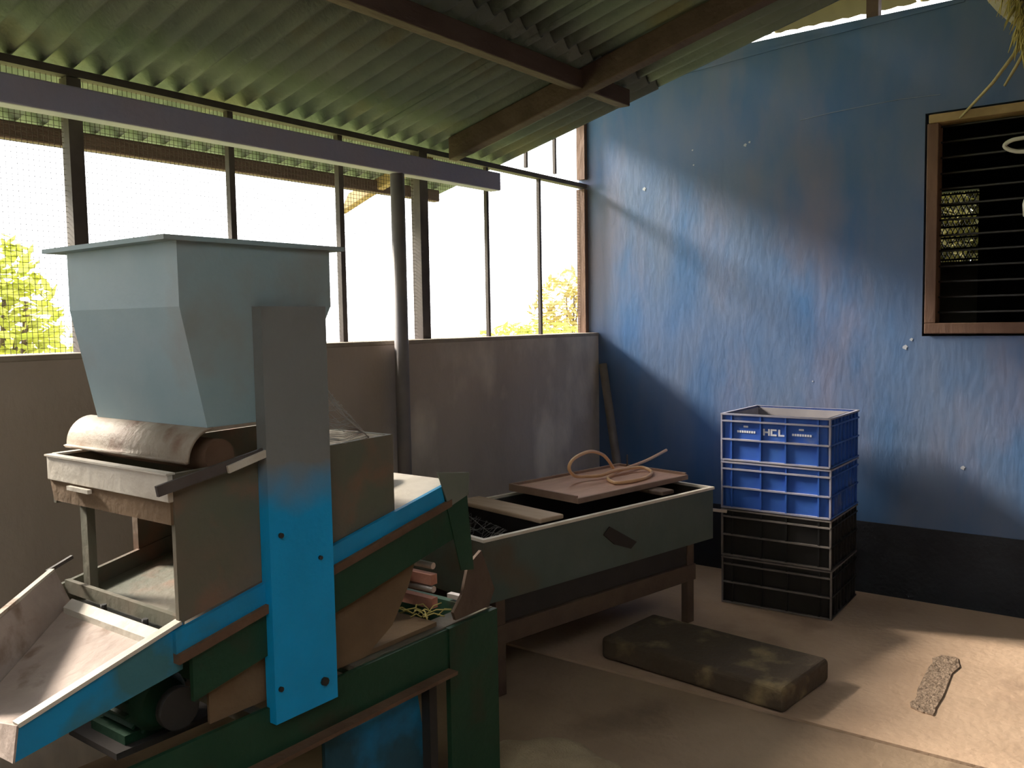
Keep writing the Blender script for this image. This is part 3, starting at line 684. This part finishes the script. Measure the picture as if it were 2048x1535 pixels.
# ------------------------------------------------------------------ crates
def rot_about(cx, cy, a):
    c, s = math.cos(a), math.sin(a)
    return lambda x, y, z: (cx+(x-cx)*c-(y-cy)*s, cy+(x-cx)*s+(y-cy)*c, z)
X0, X1, Y0, Y1 = 4.272, 4.755, 1.297, 1.862
def crate(z0, h, black, label, a, group, letters=False):
    fr = rot_about((X0+X1)/2, (Y0+Y1)/2, a)
    mb, mr = (M_CRATEBLACK, M_WORNBLACK) if black else (M_CRATEBLUE, M_WORNBLUE)
    c = thing('crate', label, 'crate', ((X0+X1)/2, (Y0+Y1)/2, z0), group)
    t = .012; i = .014
    s = MB()
    s.box(X0+i, X0+i+.006, Y0+i, Y1-i, z0, z0+h, fr); s.box(X1-i-.006, X1-i, Y0+i, Y1-i, z0, z0+h, fr)
    s.box(X0+i, X1-i, Y0+i, Y0+i+.006, z0, z0+h, fr); s.box(X0+i, X1-i, Y1-i-.006, Y1-i, z0, z0+h, fr)
    s.box(X0+i, X1-i, Y0+i, Y1-i, z0, z0+.008, fr)
    s.build('body', mb, c)
    if letters:
        d_ = MB(); d_.box(X1-i-.010, X1-i-.006, Y0+i+.006, Y1-i-.006, z0+.01, z0+h-.009, fr); d_.box(X0+i+.006, X1-i-.010, Y0+i+.006, Y0+i+.010, z0+.01, z0+h-.009, fr)
        d_.box(X0+i+.006, X1-i-.010, Y1-i-.010, Y1-i-.006, z0+.01, z0+h-.009, fr)
        d_.build('lining', M_CRATEDUST, c)['label'] = 'dusty greyish inside'
    rm_ = MB()
    for q in ((X0, X0+i+.006, Y0, Y1), (X1-i-.006, X1, Y0, Y1), (X0+i, X1-i, Y0, Y0+i+.006), (X0+i, X1-i, Y1-i-.006, Y1)):
        rm_.box(q[0], q[1], q[2], q[3], z0+h-.008, z0+h, fr)
    rm_.build('rim', mr, c)
    LY = Y1-Y0
    for fz in (.845, .46, .03):
        z = z0+h*fz
        MB().box(X0, X0+i, Y0+.004, Y1-.004, z-.004, z+.004, fr).build('rib', mr, c)
        MB().box(X0+.004, X1-.004, Y0, Y0+i, z-.004, z+.004, fr).build('rib', mb, c)
        MB().box(X0+.004, X1-.004, Y1-i, Y1, z-.004, z+.004, fr).build('rib', mb, c)
    for fy in (.0, .095, .37, .60, .885, .985):
        y = Y1-fy*LY-.004
        MB().box(X0+.003, X0+i, y-.004, y+.004, z0+.002, z0+h-.008, fr).build('rib', mr if fy in (.0, .985) else mb, c)
    for fx in (.04, .15, .26, .37, .5, .63, .74, .85, .96):
        xx = X0+fx*(X1-X0)
        MB().box(xx-.004, xx+.004, Y0+.003, Y0+i, z0+.002, z0+h-.008, fr).build('rib', mb, c)
        if fx in (.04, .37, .63, .96):
            MB().box(xx-.004, xx+.004, Y1-i, Y1-.003, z0+.002, z0+h-.008, fr).build('rib', mb, c)
    if letters:
        L_ = MB(); zc = z0+h*.65; xs = X0+i-.002
        def seg(ya, za, yb, zb_, wd=.009):
            a_, b_ = Vector((xs, ya, za)), Vector((xs, yb, zb_)); L_.bar(fr(*a_), fr(*b_), .003, wd, fr(1, 0, 0) if False else (1, 0, 0))
        yc = Y1-.485*LY; lh = .034; lw = .026
        def vbar(y): L_.box(xs, xs+.002, y-.0045, y+.0045, zc-lh/2, zc+lh/2, fr)
        def hbar(ya, yb, z): L_.box(xs, xs+.002, min(ya, yb), max(ya, yb), z-.0042, z+.0042, fr)
        y = yc+.045; vbar(y); vbar(y-lw); hbar(y, y-lw, zc)
        y = yc+.006; vbar(y); hbar(y, y-lw, zc+lh/2-.004); hbar(y, y-lw, zc-lh/2+.004)
        y = yc-.034; vbar(y); hbar(y, y-lw, zc-lh/2+.004)
        L_.build('lettering', M_WHITE, c)['label'] = 'white letters HCL'
        for cy_ in (Y1-.235*LY, Y1-.742*LY):
            q = MB(); q.box(xs, xs+.002, cy_-.012, cy_+.012, zc+.018, zc+.027, fr)
            for k in range(8):
                y = cy_+.046-k*.0125; q.box(xs, xs+.002, y-.009, y, zc-.010, zc+.001, fr)
            q.build('print', M_WHITE, c)['label'] = 'small worn white print'
    return c
G = 'stacked plastic crates'
HC = .2505
crate(0.004, HC-.002, True, 'black plastic crate at the bottom of the stack, on the floor', .03, G)
crate(0.004+HC, HC-.002, True, 'black plastic crate second from the floor, under the blue ones', .015, G)
crate(0.004+2*HC, HC-.002, False, 'blue plastic crate without lettering, between the black ones and the top crate', .006, G)
crate(0.004+3*HC, HC-.002, False, 'topmost blue plastic crate with white HCL lettering', -.006, G, True)

# ------------------------------------------------------------------ leaning pole, plinth block, sack
po = MB().tube([(4.63, 2.60, .03), (4.826, 2.905, 1.215)], [.028, .026], 10)
tag(po.build('pole', M_POLE), 'grey wooden pole leaning in the corner by the blue wall', 'pole')

ba = math.radians(-6)
BFx, BFy = 3.15, 1.12
def BF(a, b2, z): return (BFx+a*math.cos(ba)-b2*math.sin(ba), BFy+a*math.sin(ba)+b2*math.cos(ba), z)
bl = MB().box(0, .41, 0, .86, 0.006, .105, BF)
bo = bl.build('concrete_block', M_BLOCK, None, .022)
bo.modifiers['edge'].segments = 4
tag(bo, 'low brown concrete block with worn rounded end, half under the trough', 'block')

random.seed(21)
sm_ = MB(); nu, nv = 28, 10; vs = []
for j in range(nv+1):
    ph = math.pi/2*j/nv
    for i in range(nu):
        th = 2*math.pi*i/nu
        rr = math.cos(ph)**.5*(1+.06*math.sin(3*th+1)+.04*math.sin(7*th))
        zz = .105*math.sin(ph)**.8*(1+.12*math.sin(5*th)*math.cos(ph)+.08*math.sin(9*th+2)*math.cos(ph))
        vs.append((2.225+.19*rr*math.cos(th), 1.53+.30*rr*math.sin(th), .002+zz))
fs = [(j*nu+i, j*nu+(i+1) % nu, (j+1)*nu+(i+1) % nu, (j+1)*nu+i) for j in range(nv) for i in range(nu)]
fs.append(tuple(range(nu-1, -1, -1)))
sm_.add(vs, fs, True)
tag(sm_.build('sack', M_SACK), 'pale brown jute sack slumped on the floor beside the green post', 'sack')

# ------------------------------------------------------------------ hanging bundle at the right
hb = thing('hanging_bundle', 'pale woven sack of straw hanging beside the barred window', 'bundle', (4.62, .42, 2.9))
vs = []; nu, nv = 24, 16
for j in range(nv+1):
    t = j/nv; z = 2.70+t*.75
    R_ = .33*math.sin(math.pi*(0.06+.8*t))**.75
    for i in range(nu):
        th = 2*math.pi*i/nu
        rr = R_*(1+.07*math.sin(4*th+3*t)+.05*math.sin(9*th+5*t))
        vs.append((4.52+.6*rr*math.cos(th), .42+rr*math.sin(th), z))
fs = [(j*nu+i, j*nu+(i+1) % nu, (j+1)*nu+(i+1) % nu, (j+1)*nu+i) for j in range(nv) for i in range(nu)]
fs += [tuple(range(nu-1, -1, -1)), tuple(nv*nu+i for i in range(nu))]
MB().add(vs, fs, True).build('sack', M_PALESACK, hb)
MB().tube([(4.52, .40, 3.44), (4.50, .42, 3.9)], .01, 6).build('cord', M_STRAP, hb)
random.seed(31); fr_ = MB()
for k in range(260):
    th = random.uniform(.25*math.pi, 1.25*math.pi); z = random.uniform(2.70, 3.2)
    z = random.uniform(2.70, 2.98); p = Vector((4.52-.10*abs(math.cos(th)), .43+(z-2.6)*.55+random.uniform(-.02, .03), z))
    d = Vector((random.uniform(-.05, .03), random.uniform(-.02, .05), random.uniform(-.11, .0)))
    fr_.tube([p, p+d*.5+Vector((0, 0, .01)), p+d], [.004, .0035, .001], 4)
for k in range(60):
    p = Vector((4.52+random.uniform(-.08, .05), .50+random.uniform(-.08, .08), 2.73))
    d = Vector((random.uniform(-.04, .04), random.uniform(-.05, .05), random.uniform(-.16, -.05)))
    fr_.tube([p, p+d*.5, p+d], [.006, .005, .001], 4)
f2 = fr_.build('straw_fringe', M_STRAW, hb); f2['kind'] = 'stuff'
MB().tube([(4.55, .57, 2.68), (4.70, .70, 2.57), (4.835, .86, 2.457)], [.009, .008, .006], 6).build('stalk', M_TWIG, hb)
MB().tube([(4.55, .545, 2.67), (4.62, .60, 2.60), (4.68, .648, 2.545)], [.008, .008, .006], 6).build('stalk', M_TWIG, hb)
MB().tube([(4.6, .55, 2.70), (4.66, .555, 2.58), (4.70, .55, 2.42)], [.012, .012, .005], 6).build('stalk', M_STRAW, hb)

sp = smooth_path([(4.884, .30, 2.352), (4.884, .56, 2.334), (4.884, .64, 2.327), (4.884, .670, 2.303), (4.884, .632, 2.276), (4.884, .56, 2.266), (4.884, .30, 2.264)], 5)
sto = MB()
sto.tube(sp, .010, 8)
tag(sto.build('strap_loop', M_STRAP), 'white plastic loop hooked on the dark window bars', 'strap')
cu = MB(); prof = [(.0, .030), (.002, .034), (.06, .038), (.09, .030), (.10, .016), (.125, .015)]
cu.tube([(4.855, .548, 1.955+q[0]) for q in prof], [q[1] for q in prof], 16)
bt = thing('white_bottle', 'small white bottle hung by a string at the window, below the plastic loop', 'bottle', (4.855, .548, 1.955))
cu.build('body', M_STRAP, bt)
MB().tube([(4.855, .548, 2.08), (4.87, .548, 2.11), (4.894, .548, 2.128)], .002, 5).build('string', M_STRAP, bt)
